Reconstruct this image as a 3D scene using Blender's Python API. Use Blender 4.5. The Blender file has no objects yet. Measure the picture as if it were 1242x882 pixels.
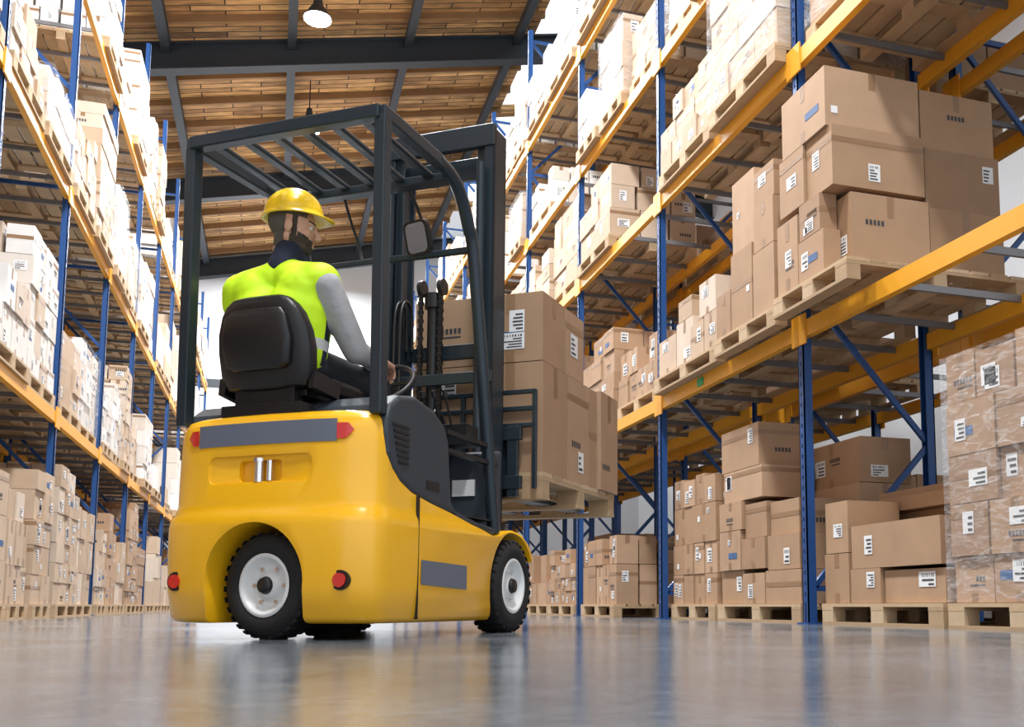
import bpy, bmesh, math, random
from mathutils import Vector, Matrix
scene = bpy.context.scene
COL = scene.collection

# ------------------------------------------------------------------ materials
def newmat(name):
    m = bpy.data.materials.new(name); m.use_nodes = True
    nt = m.node_tree
    b = nt.nodes['Principled BSDF']
    return m, nt, b

def simple(name, col, rough=0.5, metal=0.0, var=0.08, scale=6.0, bump=0.0, bscale=80.0, coat=0.0, emit=None, es=0.0):
    m, nt, b = newmat(name)
    b.inputs['Roughness'].default_value = rough
    b.inputs['Metallic'].default_value = metal
    b.inputs['Coat Weight'].default_value = coat
    b.inputs['Coat Roughness'].default_value = .12
    tc = nt.nodes.new('ShaderNodeTexCoord')
    n = nt.nodes.new('ShaderNodeTexNoise'); n.inputs['Scale'].default_value = scale; n.inputs['Detail'].default_value = 4
    nt.links.new(tc.outputs['Object'], n.inputs['Vector'])
    mx = nt.nodes.new('ShaderNodeMix'); mx.data_type = 'RGBA'
    c = Vector(col[:3])
    mx.inputs[6].default_value = (*(c*(1-var)), 1); mx.inputs[7].default_value = (*[min(1, x) for x in c*(1+var)], 1)
    nt.links.new(n.outputs['Fac'], mx.inputs[0]); nt.links.new(mx.outputs[2], b.inputs['Base Color'])
    if bump > 0:
        n2 = nt.nodes.new('ShaderNodeTexNoise'); n2.inputs['Scale'].default_value = bscale
        nt.links.new(tc.outputs['Object'], n2.inputs['Vector'])
        bp = nt.nodes.new('ShaderNodeBump'); bp.inputs['Strength'].default_value = bump; bp.inputs['Distance'].default_value = 0.01
        nt.links.new(n2.outputs['Fac'], bp.inputs['Height']); nt.links.new(bp.outputs['Normal'], b.inputs['Normal'])
    if emit:
        b.inputs['Emission Color'].default_value = (*emit, 1); b.inputs['Emission Strength'].default_value = es
    return m

def island(name, cols, rough=0.75, nscale=5.0):
    m, nt, b = newmat(name)
    b.inputs['Roughness'].default_value = rough
    g = nt.nodes.new('ShaderNodeNewGeometry')
    cr = nt.nodes.new('ShaderNodeValToRGB')
    els = cr.color_ramp.elements
    while len(els) < len(cols): els.new(0.5)
    for i, c in enumerate(cols):
        els[i].position = i/(len(cols)-1); els[i].color = (*c, 1)
    nt.links.new(g.outputs['Random Per Island'], cr.inputs['Fac'])
    tc = nt.nodes.new('ShaderNodeTexCoord')
    n = nt.nodes.new('ShaderNodeTexNoise'); n.inputs['Scale'].default_value = nscale; n.inputs['Detail'].default_value = 5
    nt.links.new(tc.outputs['Object'], n.inputs['Vector'])
    mr = nt.nodes.new('ShaderNodeMapRange'); mr.inputs[3].default_value = 0.82; mr.inputs[4].default_value = 1.12
    nt.links.new(n.outputs['Fac'], mr.inputs[0])
    mx = nt.nodes.new('ShaderNodeMix'); mx.data_type = 'RGBA'; mx.blend_type = 'MULTIPLY'; mx.inputs[0].default_value = 1
    nt.links.new(cr.outputs['Color'], mx.inputs[6]); nt.links.new(mr.outputs[0], mx.inputs[7])
    nt.links.new(mx.outputs[2], b.inputs['Base Color'])
    return m

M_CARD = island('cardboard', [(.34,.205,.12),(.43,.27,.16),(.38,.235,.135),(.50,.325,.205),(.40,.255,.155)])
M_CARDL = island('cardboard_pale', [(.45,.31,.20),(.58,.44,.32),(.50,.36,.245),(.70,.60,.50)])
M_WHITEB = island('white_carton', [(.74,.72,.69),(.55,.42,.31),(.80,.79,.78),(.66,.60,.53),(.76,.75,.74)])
M_TAPE = simple('packing_tape', (.30,.18,.10), .3)
M_LABEL = simple('paper_label', (.80,.80,.80), .6)
M_INK = simple('label_print', (.05,.05,.06), .6)
M_BINK = simple('blue_print', (.05,.12,.28), .6)
M_WOOD = island('pallet_wood', [(.42,.29,.165),(.55,.39,.235),(.36,.24,.135),(.60,.46,.30)], .8, 14)
M_BLUE = simple('rack_blue_paint', (.014,.070,.24), .4, .1)
M_YEL = simple('rack_yellow_paint', (.80,.36,.018), .45)
M_GALV = simple('galvanised_deck_bar', (.22,.22,.23), .5, .4)
M_FY = simple('forklift_yellow_paint', (.95,.49,.010), .26, 0, .04, 3, coat=.5)
M_DG = simple('dark_grey_panel', (.033,.043,.056), .42, 0, .08, 4)
M_FR = simple('dark_frame_steel', (.022,.034,.046), .33, .2)
M_BLK = simple('black_plastic', (.010,.010,.012), .4)
M_RUB = simple('tyre_rubber', (.010,.010,.011), .75, bump=.2)
M_RIM = simple('wheel_rim_paint', (.80,.81,.81), .35, .0)
M_GREY = simple('grey_decal', (.13,.15,.20), .4)
M_RED = simple('red_lens', (.65,.02,.015), .15, coat=.6)
M_CHR = simple('chrome', (.75,.75,.75), .15, 1.0)
M_LEATH = simple('black_vinyl', (.007,.007,.009), .36, bump=.12, bscale=120)
M_GREEN = simple('green_sticker', (.02,.35,.12), .5)

def film_mat():
    m = bpy.data.materials.new('stretch_film'); m.use_nodes=True; nt=m.node_tree
    for n in list(nt.nodes): nt.nodes.remove(n)
    out=nt.nodes.new('ShaderNodeOutputMaterial'); mix=nt.nodes.new('ShaderNodeMixShader')
    tr=nt.nodes.new('ShaderNodeBsdfTransparent'); pb=nt.nodes.new('ShaderNodeBsdfPrincipled')
    pb.inputs['Base Color'].default_value=(.85,.87,.9,1); pb.inputs['Roughness'].default_value=.18
    tc=nt.nodes.new('ShaderNodeTexCoord'); mp=nt.nodes.new('ShaderNodeMapping'); mp.inputs['Scale'].default_value=(3,3,9); mp.inputs['Rotation'].default_value=(.3,.2,0)
    n=nt.nodes.new('ShaderNodeTexNoise'); n.inputs['Scale'].default_value=2.5; n.inputs['Detail'].default_value=6; n.inputs['Distortion'].default_value=1.5
    nt.links.new(tc.outputs['Object'],mp.inputs[0]); nt.links.new(mp.outputs[0],n.inputs['Vector'])
    mr=nt.nodes.new('ShaderNodeMapRange'); mr.inputs[1].default_value=.45; mr.inputs[2].default_value=.75; mr.inputs[3].default_value=.07; mr.inputs[4].default_value=.38
    nt.links.new(n.outputs['Fac'],mr.inputs[0]); nt.links.new(mr.outputs[0],mix.inputs[0])
    bp=nt.nodes.new('ShaderNodeBump'); bp.inputs['Strength'].default_value=.6; bp.inputs['Distance'].default_value=.02
    nt.links.new(n.outputs['Fac'],bp.inputs['Height']); nt.links.new(bp.outputs['Normal'],pb.inputs['Normal'])
    nt.links.new(tr.outputs[0],mix.inputs[1]); nt.links.new(pb.outputs[0],mix.inputs[2]); nt.links.new(mix.outputs[0],out.inputs[0])
    return m
M_FILM=film_mat()

# ------------------------------------------------------------------ mesh builder
class MB:
    def __init__(s): s.v=[]; s.f=[]; s.m=[]; s.s=[]
    def add(s, vs, fs, mi=0, M=None, smooth=False):
        o=len(s.v)
        for p in vs:
            p=Vector(p)
            if M is not None: p=M@p
            s.v.append(p[:])
        for f in fs:
            s.f.append([i+o for i in f]); s.m.append(mi); s.s.append(smooth)
    def box(s,a,b,mi=0,M=None):
        x0,y0,z0=a; x1,y1,z1=b
        s.add([(x0,y0,z0),(x1,y0,z0),(x1,y1,z0),(x0,y1,z0),(x0,y0,z1),(x1,y0,z1),(x1,y1,z1),(x0,y1,z1)],
              [(0,3,2,1),(4,5,6,7),(0,1,5,4),(1,2,6,5),(2,3,7,6),(3,0,4,7)],mi,M)
    def bar(s,p0,p1,w,h,mi=0,up=(0,0,1)):
        p0=Vector(p0);p1=Vector(p1);d=(p1-p0);L=d.length;d.normalize()
        u=Vector(up)
        if abs(d.dot(u))>.99: u=Vector((1,0,0))
        sd=d.cross(u).normalized(); u=sd.cross(d).normalized()
        M=Matrix((( d.x,sd.x,u.x,p0.x),(d.y,sd.y,u.y,p0.y),(d.z,sd.z,u.z,p0.z),(0,0,0,1)))
        s.box((0,-w/2,-h/2),(L,w/2,h/2),mi,M)
    def cyl(s,p0,p1,r0,r1=None,n=16,mi=0,M=None,smooth=True):
        if r1 is None:r1=r0
        p0=Vector(p0);p1=Vector(p1);d=(p1-p0).normalized()
        u=Vector((0,0,1)) if abs(d.z)<.9 else Vector((1,0,0))
        a=d.cross(u).normalized(); b=d.cross(a)
        vs=[];fs=[]
        for i in range(n):
            t=2*math.pi*i/n; k=a*math.cos(t)+b*math.sin(t)
            vs.append(p0+k*r0)
        for i in range(n):
            t=2*math.pi*i/n; k=a*math.cos(t)+b*math.sin(t)
            vs.append(p1+k*r1)
        fs=[(i,(i+1)%n,n+(i+1)%n,n+i) for i in range(n)]
        s.add(vs,fs,mi,M,smooth)
        s.add(vs[:n],[tuple(range(n))[::-1]],mi,M); s.add(vs[n:],[tuple(range(n))],mi,M)
    def prism(s,poly,y0,y1,mi=0,M=None):
        n=len(poly)
        vs=[(x,y0,z) for x,z in poly]+[(x,y1,z) for x,z in poly]
        fs=[(i,(i+1)%n,n+(i+1)%n,n+i) for i in range(n)]+[tuple(range(n))[::-1],tuple(range(n,2*n))]
        s.add(vs,fs,mi,M)
    def lathe(s,prof,n=32,mi=0,M=None,smooth=True):
        k=len(prof); vs=[]
        for i in range(n):
            t=2*math.pi*i/n
            for x,r in prof: vs.append((x,r*math.cos(t),r*math.sin(t)))
        fs=[]
        for i in range(n):
            j=(i+1)%n
            for q in range(k-1): fs.append((i*k+q,i*k+q+1,j*k+q+1,j*k+q))
        s.add(vs,fs,mi,M,smooth)
    def tube(s,path,r,n=10,mi=0,closed=False):
        path=[Vector(p) for p in path]; m=len(path); vs=[];fs=[]
        nrm=None
        for i,p in enumerate(path):
            if closed: d=(path[(i+1)%m]-path[i-1]).normalized()
            else: d=(path[min(i+1,m-1)]-path[max(i-1,0)]).normalized()
            if nrm is None:
                u=Vector((0,0,1)) if abs(d.z)<.9 else Vector((0,1,0))
                nrm=d.cross(u).normalized()
            nrm=(nrm-d*nrm.dot(d)).normalized(); b=d.cross(nrm)
            for j in range(n):
                t=2*math.pi*j/n; vs.append(p+(nrm*math.cos(t)+b*math.sin(t))*r)
        for i in range(m if closed else m-1):
            i2=(i+1)%m
            for j in range(n):
                j2=(j+1)%n; fs.append((i*n+j,i*n+j2,i2*n+j2,i2*n+j))
        s.add(vs,fs,mi,None,True)
        if not closed:
            s.add(vs[:n],[tuple(range(n))[::-1]],mi); s.add(vs[-n:],[tuple(range(n))],mi)
    def mesh(s,name,mats):
        me=bpy.data.meshes.new(name); me.from_pydata(s.v,[],s.f)
        for m in mats: me.materials.append(m)
        me.polygons.foreach_set('material_index',s.m); me.polygons.foreach_set('use_smooth',s.s)
        me.update(); return me
    def obj(s,name,mats,parent=None,bevel=0,seg=2):
        o=bpy.data.objects.new(name,s.mesh(name,mats)); COL.objects.link(o)
        if parent: o.parent=parent
        if bevel:
            b=o.modifiers.new('bevel','BEVEL'); b.width=bevel; b.segments=seg; b.limit_method='ANGLE'; b.angle_limit=math.radians(40)
        return o

def bake(o):
    dg=bpy.context.evaluated_depsgraph_get(); dg.update()
    me=bpy.data.meshes.new_from_object(o.evaluated_get(dg))
    o.modifiers.clear(); o.data=me
    return o
def fix_normals(o):
    bm=bmesh.new(); bm.from_mesh(o.data)
    bmesh.ops.recalc_face_normals(bm,faces=bm.faces); bm.to_mesh(o.data); bm.free()
def smooth_ang(o,deg=35):
    bm=bmesh.new(); bm.from_mesh(o.data)
    for f in bm.faces: f.smooth=True
    for e in bm.edges:
        e.smooth = (len(e.link_faces)==2 and e.calc_face_angle(9)<math.radians(deg))
    bm.to_mesh(o.data); bm.free()
def empty(name,loc=(0,0,0),rz=0):
    e=bpy.data.objects.new(name,None); COL.objects.link(e); e.location=loc; e.rotation_euler=(0,0,rz); e.empty_display_size=.2
    return e

# ------------------------------------------------------------------ camera
cam=bpy.data.cameras.new('camera'); co=bpy.data.objects.new('camera',cam); COL.objects.link(co)
co.location=(0,0,.13)
co.rotation_euler=(math.radians(90+6.3),0,math.radians(-18.5))
cam.sensor_width=36; cam.lens=1220/1242*36
cam.shift_x=(621-740)/1242; cam.shift_y=(600-441)/1242
cam.clip_start=.02; cam.clip_end=200
scene.camera=co

# ------------------------------------------------------------------ room
def floor_mat():
    m,nt,b=newmat('polished_concrete')
    tc=nt.nodes.new('ShaderNodeTexCoord')
    n1=nt.nodes.new('ShaderNodeTexNoise'); n1.inputs['Scale'].default_value=1.1; n1.inputs['Detail'].default_value=9; n1.inputs['Roughness'].default_value=.7
    n2=nt.nodes.new('ShaderNodeTexNoise'); n2.inputs['Scale'].default_value=22; n2.inputs['Detail'].default_value=8; n2.inputs['Roughness'].default_value=.7
    for n in (n1,n2): nt.links.new(tc.outputs['Object'],n.inputs['Vector'])
    ad=nt.nodes.new('ShaderNodeMix'); ad.data_type='FLOAT'; ad.inputs[0].default_value=.4
    nt.links.new(n1.outputs['Fac'],ad.inputs[2]); nt.links.new(n2.outputs['Fac'],ad.inputs[3])
    cr=nt.nodes.new('ShaderNodeValToRGB'); e=cr.color_ramp.elements
    e[0].position=.36; e[0].color=(.085,.10,.12,1); e[1].position=.64; e[1].color=(.175,.195,.215,1)
    nt.links.new(ad.outputs[0],cr.inputs['Fac']); nt.links.new(cr.outputs['Color'],b.inputs['Base Color'])
    mr=nt.nodes.new('ShaderNodeMapRange'); mr.inputs[1].default_value=.36; mr.inputs[2].default_value=.64; mr.inputs[3].default_value=.05; mr.inputs[4].default_value=.19
    nt.links.new(ad.outputs[0],mr.inputs[0]); nt.links.new(mr.outputs[0],b.inputs['Roughness'])
    bp=nt.nodes.new('ShaderNodeBump'); bp.inputs['Strength'].default_value=.07; bp.inputs['Distance'].default_value=.01
    nt.links.new(n2.outputs['Fac'],bp.inputs['Height']); nt.links.new(bp.outputs['Normal'],b.inputs['Normal'])
    return m
XL,XR,YB,YF=-7.0,13.0,35.5,-6.0
b=MB(); b.box((XL,YF,-.1),(XR,YB,0)); b.obj('floor',[floor_mat()])

M_WALL=simple('white_wall_panel',(.78,.80,.83),.7,var=.03,scale=.5)
M_TRIM=simple('dark_trim',(.05,.06,.07),.5)
b=MB(); b.box((XL,YB,0),(XR,YB+.2,15)); b.obj('wall_back',[M_WALL])
b=MB(); b.box((XL-.2,YF,0),(XL,YB+.2,11)); b.obj('wall_left',[M_WALL])
b=MB(); b.box((XR,YF,0),(XR+.2,YB+.2,13.2)); b.obj('wall_right',[M_WALL])
b=MB(); b.box((XL,YB-.06,7.4),(XR,YB,7.65)); b.obj('trim_1',[M_TRIM])

def plank_mat():
    m,nt,b=newmat('ceiling_planks')
    tc=nt.nodes.new('ShaderNodeTexCoord')
    br=nt.nodes.new('ShaderNodeTexBrick')
    br.inputs['Scale'].default_value=1; br.inputs['Brick Width'].default_value=1.3; br.inputs['Row Height'].default_value=.20
    br.inputs['Mortar Size'].default_value=.014; br.inputs['Bias'].default_value=0
    br.inputs['Color1'].default_value=(.74,.46,.20,1); br.inputs['Color2'].default_value=(.32,.165,.065,1); br.inputs['Mortar'].default_value=(.03,.018,.01,1)
    nt.links.new(tc.outputs['Object'],br.inputs['Vector'])
    mp=nt.nodes.new('ShaderNodeMapping'); mp.inputs['Scale'].default_value=(.5,5,5)
    n=nt.nodes.new('ShaderNodeTexNoise'); n.inputs['Scale'].default_value=1.6; n.inputs['Detail'].default_value=6
    nt.links.new(tc.outputs['Object'],mp.inputs[0]); nt.links.new(mp.outputs[0],n.inputs['Vector'])
    cr=nt.nodes.new('ShaderNodeValToRGB'); e=cr.color_ramp.elements
    e[0].position=.3;e[0].color=(.5,.47,.43,1); e[1].position=.7;e[1].color=(1.35,1.32,1.25,1)
    nt.links.new(n.outputs['Fac'],cr.inputs['Fac'])
    mx=nt.nodes.new('ShaderNodeMix'); mx.data_type='RGBA'; mx.blend_type='MULTIPLY'; mx.inputs[0].default_value=1
    nt.links.new(br.outputs['Color'],mx.inputs[6]); nt.links.new(cr.outputs['Color'],mx.inputs[7])
    nt.links.new(mx.outputs[2],b.inputs['Base Color']); b.inputs['Roughness'].default_value=.7
    return m
def roofz(x): return 12.35+.21*x if x<=8.6 else 12.35+.21*8.6-.21*(x-8.6)
b=MB()
def slab(b,x0,x1,y0,y1,t=.12,dz=0,mi=0):
    z0,z1=roofz(x0)+dz,roofz(x1)+dz
    b.prism([(x0,z0),(x1,z1),(x1,z1+t),(x0,z0+t)],y0,y1,mi)
slab(b,XL-.2,5.4,YF,YB+.2); slab(b,7.4,8.6,YF,YB+.2); slab(b,8.6,XR+.2,YF,YB+.2)
y=YF
while y<YB:
    slab(b,5.4,7.4,y,y+.5); y+=3.5
b.obj('ceiling',[plank_mat()])
M_JOIST=simple('roof_joist_wood',(.30,.17,.075),.7,scale=3,var=.2)
M_STEEL=simple('roof_steel_dark',(.035,.045,.058),.5,.2)
b=MB(); y=YF+1
while y<YB:
    slab(b,XL,5.4,y,y+.08,.15,-.15); y+=1.17
b.obj('roof_joists',[M_JOIST])
b=MB()
for yy in (.5,7.5,14.5,21.5,28.5,35.25):
    for x0,x1 in ((XL,8.6),(8.6,XR)):
        slab(b,x0,x1,yy-.15,yy+.15,.04,-.24); slab(b,x0,x1,yy-.15,yy+.15,.04,-.80); slab(b,x0,x1,yy-.03,yy+.03,.55,-.78)
    b.box((XL,yy-.12,0),(XL+.25,yy+.12,roofz(XL)-.3)); 
for xx in (-4.9,-2.45,0,2.45,4.9):
    slab(b,xx-.09,xx+.09,YF,YB,.20,-.40)
b.obj('roof_steel_beams',[M_STEEL])

# pendant lamps
M_LAMP=simple('lamp_glow',(1,1,1),.5,emit=(1,.98,.95),es=30)
for i,yy in enumerate((0,4.7,9.4,14.1,18.8,23.5,28.2,32.9)):
    b=MB(); X=.44; z=11.2
    b.cyl((X,yy,z+.5),(X,yy,roofz(X)-.05),.015,n=6)
    b.cyl((X,yy,z+.25),(X,yy,z+.5),.10,.06,n=20)
    b.cyl((X,yy,z),(X,yy,z+.25),.26,.11,n=24)
    b.cyl((X,yy,z-.03),(X,yy,z-.001),.25,n=24,mi=1)
    b.obj('pendant_lamp',[M_STEEL,M_LAMP])
    L=bpy.data.lights.new('lamp_light','AREA'); L.shape='DISK'; L.size=1.0; L.energy=900; L.color=(.96,.98,1)
    o=bpy.data.objects.new('lamp_light',L); COL.objects.link(o); o.location=(X,yy,z-.06)

# ------------------------------------------------------------------ pallets / stacks
def pallet_geo(b,x0,x1,y0,y1,z0,mi=0,h=.144):
    bt=.022
    W=x1-x0
    for k in range(3):
        cx=x0+.05+(W-.1)*k/2
        b.box((cx-.05,y0,z0),(cx+.05,y1,z0+bt),mi)
        for q in range(3):
            cy=y0+.07+(y1-y0-.14)*q/2
            b.box((cx-.049,cy-.068,z0+bt),(cx+.049,cy+.068,z0+h-2*bt),mi)
    for q in range(3):
        cy=y0+.07+(y1-y0-.14)*q/2
        b.box((x0,cy-.069,z0+h-2*bt),(x1,cy+.069,z0+h-bt),mi)
    n=max(5,int((x1-x0)/.15)); w=(x1-x0)/n
    for i in range(n):
        b.box((x0+i*w+.012*(i>0),y0,z0+h-bt),(x0+(i+1)*w-.012*(i<n-1),y1,z0+h),mi)

def carton(b,a,c,r,side=-1,detail=True,cm=0):
    x0,y0,z0=a;x1,y1,z1=c
    b.box(a,c,cm)
    if not detail: return
    e=.0015
    W=x1-x0;D=y1-y0;H=z1-z0
    xf=x0-e if side<0 else x1+e
    def q_x(ya,yb,za,zb,mi,off=0.0):
        x=xf+side*off
        p=[(x,ya,za),(x,yb,za),(x,yb,zb),(x,ya,zb)]
        b.add(p,[(3,2,1,0) if side<0 else (0,1,2,3)],mi)
    def q_y(xa,xb,za,zb,mi,off=0.0):
        y=y0-e-off
        b.add([(xa,y,za),(xb,y,za),(xb,y,zb),(xa,y,zb)],[(0,1,2,3)],mi)
    tw=.026
    st=r.random()
    if st<.45:
        q_x((y0+y1)/2-tw,(y0+y1)/2+tw,z1-.28*H,z1,1); q_x((y0+y1)/2-tw,(y0+y1)/2+tw,z0,z0+.2*H,1)
        q_y((x0+x1)/2-tw,(x0+x1)/2+tw,z1-.28*H,z1,1)
    elif st<.75:
        t=r.choice((.72,.5,.78))
        q_y(x0,x1,z0+H*t,z0+H*t+.035,1); q_x(y0,y1,z0+H*t,z0+H*t+.035,1)
    def label(fn,u0,u1):
        k=r.random(); S=u1-u0
        if k<.4: lw,lh=min(.09,.3*S),min(.12,.45*H)
        elif k<.7: lw,lh=min(.15,.4*S),min(.09,.35*H)
        elif k<.8: lw,lh=min(.16,.4*S),min(.13,.45*H)
        else: lw,lh=min(.05,.2*S),min(.05,.3*H)
        u=u0+.03+r.random()*max(0,(S-lw-.06)); z=z0+.08*H+r.random()*max(0,(.84*H-lh))
        fn(u,u+lw,z,z+lh,2,.001)
        if k>.85: return
        nrow=r.choice((3,4,5)); 
        for q in range(nrow):
            zz=z+lh*(.10+.82*q/nrow)
            if q==nrow-1 and r.random()<.5:
                for s_ in range(7):
                    uu=u+lw*(.1+.11*s_); fn(uu,uu+lw*r.uniform(.02,.07),zz,zz+lh*.62/nrow*1.1,3,.002)
            else: fn(u+lw*.1,u+lw*r.uniform(.4,.9),zz,zz+lh*.38/nrow,3,.002)
    if r.random()<.55: label(q_x,y0,y1)
    if r.random()<.2: label(q_x,y0,y1)
    if r.random()<.4: label(q_y,x0,x1)
    pr=r.random()
    if pr<.22:
        u=y0+D*r.uniform(.1,.4); hz=z0+H*r.uniform(.25,.6)
        for k in range(r.choice((3,5,6))): q_x(u+k*.026,u+k*.026+.017,hz,hz+.03,3)
        q_x(u,u+.12,hz-.025,hz-.016,3)
    elif pr<.34:
        u=y0+D*r.uniform(.1,.5); hz=z0+H*r.uniform(.2,.5)
        q_x(u,u+min(.18,D*.4),hz,hz+.05,4,.0005)
    if r.random()<.25:
        u=x0+W*r.uniform(.1,.4); hz=z0+H*r.uniform(.2,.6)
        for k in range(5): q_y(u+k*.03,u+k*.03+.02,hz,hz+.035,3)
CMATS=[M_TAPE,M_LABEL,M_INK,M_BINK]

def split(a,bb,n,r,j=.12):
    cuts=[a+(bb-a)*(i+ (r.uniform(-j,j) if 0<i<n else 0))/n for i in range(n+1)]
    return list(zip(cuts[:-1],cuts[1:]))

def stack_geo(b,x0,x1,y0,y1,z0,h,r,side=-1,lay=.3,bs=.42,ragged=.3,detail=True):
    nl=max(1,round(h/lay)); z=z0
    hs=[r.uniform(.8,1.2) for _ in range(nl)]; s=sum(hs); hs=[q/s*h for q in hs]
    ny=max(1,round((y1-y0)/bs)); nx=max(1,round((x1-x0)/(bs*1.1)))
    for li,hh in enumerate(hs):
        n2=max(1,ny+r.choice((0,0,0,1,-1)))
        if li==0: ycols=split(y0,y1,n2,r)
        elif r.random()<.5: ycols=split(y0,y1,n2,r)
        for yi,(ya,yb) in enumerate(ycols):
            if li>=nl-1 and nl>1 and r.random()<ragged: continue
            for xi,(xa,xb) in enumerate(split(x0,x1,nx,r)):
                fr=(side<0 and xi==0) or (side>0 and xi==nx-1)
                o=r.uniform(0,.03)
                g=.005
                hz=hh*(r.uniform(.8,1) if li==nl-1 else .985)
                carton(b,(xa+g+(o if side<0 else 0),ya+g+r.uniform(0,.008),z),(xb-g-(o if side>0 else 0),yb-g,z+hz),r,side,detail and (fr or yi==0))
        z+=hh

def film(x0,x1,y0,y1,z0,z1):
    b=MB()
    pts=[(x0,y0),(x1,y0),(x1,y1),(x0,y1)]
    vs=[(x,y,z0) for x,y in pts]+[(x,y,z1) for x,y in pts]
    b.add(vs,[(0,1,5,4),(1,2,6,5),(2,3,7,6),(3,0,4,7)],0)
    b.obj('stretch_wrap_film',[M_FILM])

def load(x0,x1,y0,y1,z0,h,seed,side=-1,mat=None,lay=.3,bs=.42,ragged=.3,detail=True,wrap=False):
    r=random.Random(seed)
    b=MB(); pallet_geo(b,x0,x1,y0,y1,z0)
    b.obj('wooden_pallet',[M_WOOD])
    b=MB(); stack_geo(b,x0+.01,x1-.01,y0+.01,y1-.01,z0+.145,h,r,side,lay,bs,0 if wrap else ragged,detail)
    b.obj('cardboard_box_stack',[mat or M_CARD]+CMATS)
    if wrap: film(x0-.006,x1+.006,y0-.006,y1+.006,z0+.15,z0+.145+h*.97)

# ------------------------------------------------------------------ racks
def rack(x0,x1,ys,levels,top,front):
    b=MB(); pw=.07; hd_=.036
    for yy in ys:
        for xx in (x0,x1):
            s=1 if xx==x0 else -1
            b.box((xx if s>0 else xx-pw,yy-hd_,0.01),(xx+pw if s>0 else xx,yy-hd_+.008,top),0)
            b.box((xx if s>0 else xx-pw,yy+hd_-.008,0.01),(xx+pw if s>0 else xx,yy+hd_,top),0)
            fx=xx if s>0 else xx-.01
            b.box((fx,yy-hd_,.01),(fx+.01,yy-.010,top),0); b.box((fx,yy+.010,.01),(fx+.01,yy+hd_,top),0)
            b.box((fx+.004*s,yy-.010,.01),(fx+.004*s+.006,yy+.010,top),2)
            z=.15
            while z<top:
                b.box((fx-.0005,yy-.0105,z),(fx+.0105,yy+.0105,z+.045),0); z+=.075 if yy<13 else .3
            b.box((xx-.03 if s>0 else xx-pw-.03,yy-.07,0),(xx+pw+.03 if s>0 else xx+.03,yy+.07,.012),0)
        z=.25; fl=True
        b.bar((x0+.05,yy,.25),(x1-.05,yy,.25),.03,.04,0)
        while z+1.1<top:
            a=(x0+.06,yy,z); c=(x1-.06,yy,z+1.05)
            if not fl: a=(x1-.06,yy,z); c=(x0+.06,yy,z+1.05)
            b.bar(a,c,.03,.04,0); z+=1.1; fl=not fl
            if int(z/1.1)%2==0: b.bar((x0+.05,yy,z-.02),(x1-.05,yy,z-.02),.03,.04,0)
    for L in levels:
        for i in range(len(ys)-1):
            ya,yb=ys[i]+.038,ys[i+1]-.038
            for xx in (x0,x1):
                s=1 if xx==x0 else -1
                xa,xb=(xx-.004,xx+.05) if s>0 else (xx-.05,xx+.004)
                b.box((xa,ya,L-.06),(xb,yb,L+.06),1)
                for yy,q in ((ya,-1),(yb,1)):
                    lo,hi=(xx-.014,xx-.001) if s>0 else (xx+.001,xx+.014)
                    b.box((lo,yy-.06 if q>0 else yy-.036,L-.11),(hi,yy+.036 if q>0 else yy+.06,L+.11),1)
            for k in (.12,.37,.63,.88):
                yy=ya+(yb-ya)*k
                b.box((x0+.052,yy-.012,L+.01),(x1-.052,yy+.012,L+.055),3)
    return b.obj('pallet_rack',[M_BLUE,M_YEL,M_BLK,M_GALV])

RY=[.69+2.8*i for i in range(12)]
RLV=[2.10,4.15,5.65,7.25]
RX0,RX1=3.55,4.65
rk=rack(RX0,RX1,RY,RLV,9.2,-1)
rack(4.95,6.05,RY,RLV,9.2,-1)
LY=[.6+2.8*i for i in range(13)]
LLV=[2.10,4.55,7.0]
LX1,LX0=-2.22,-3.32
rack(LX0,LX1,LY,LLV,9.4,1)
rack(-4.72,-3.62,LY,LLV,9.4,1)

def fill(x0,x1,ys,levels,top,side,seed,matf,skip=(),dmax=20,hmin=.5,hmax=1.25,g=True,pskip=.08,pwrap=.25):
    r=random.Random(seed)
    lv=([0.0] if g else [])+[l+.062 for l in levels]
    for i in range(len(ys)-1):
        for li,z0 in enumerate(lv):
            nxt=(lv[li+1]-.12) if li+1<len(lv) else top
            room=nxt-z0-.22
            n=r.choice((2,2,3))
            if (i,li) in skip: continue
            w=(ys[i+1]-ys[i]-.2)/n
            for k in range(n):
                if r.random()<pskip: continue
                ya=ys[i]+.1+k*w+.03; yb=ya+w-.06
                h=min(room,r.uniform(hmin,hmax))
                if li==0: h=min(room,r.uniform(hmin+.2,hmax))
                o=r.uniform(-.06,.06) if z0>0 else r.uniform(0,.05)
                far=ys[i]>dmax
                load(x0+o,x1+o,ya,yb,z0,h,r.randint(0,10**6),side,matf(li,r),lay=r.choice((.2,.27,.36)) if not far else .4,
                     bs=r.choice((.28,.36,.5)) if not far else .55,detail=not far,ragged=.4,wrap=(li>0 and ys[i]<16 and r.random()<pwrap))
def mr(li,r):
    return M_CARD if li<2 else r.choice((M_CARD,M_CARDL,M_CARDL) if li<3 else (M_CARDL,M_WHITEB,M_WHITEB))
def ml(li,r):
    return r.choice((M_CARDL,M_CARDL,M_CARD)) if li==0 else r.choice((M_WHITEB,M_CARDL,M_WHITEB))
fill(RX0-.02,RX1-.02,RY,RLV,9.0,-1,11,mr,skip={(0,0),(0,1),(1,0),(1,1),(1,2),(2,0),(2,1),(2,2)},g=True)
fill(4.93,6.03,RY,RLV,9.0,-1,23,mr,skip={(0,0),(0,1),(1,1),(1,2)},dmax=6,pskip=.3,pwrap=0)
fill(LX0+.02,LX1+.02,LY,LLV,9.2,1,31,ml,hmin=.6,hmax=1.7,pwrap=.4)
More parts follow.
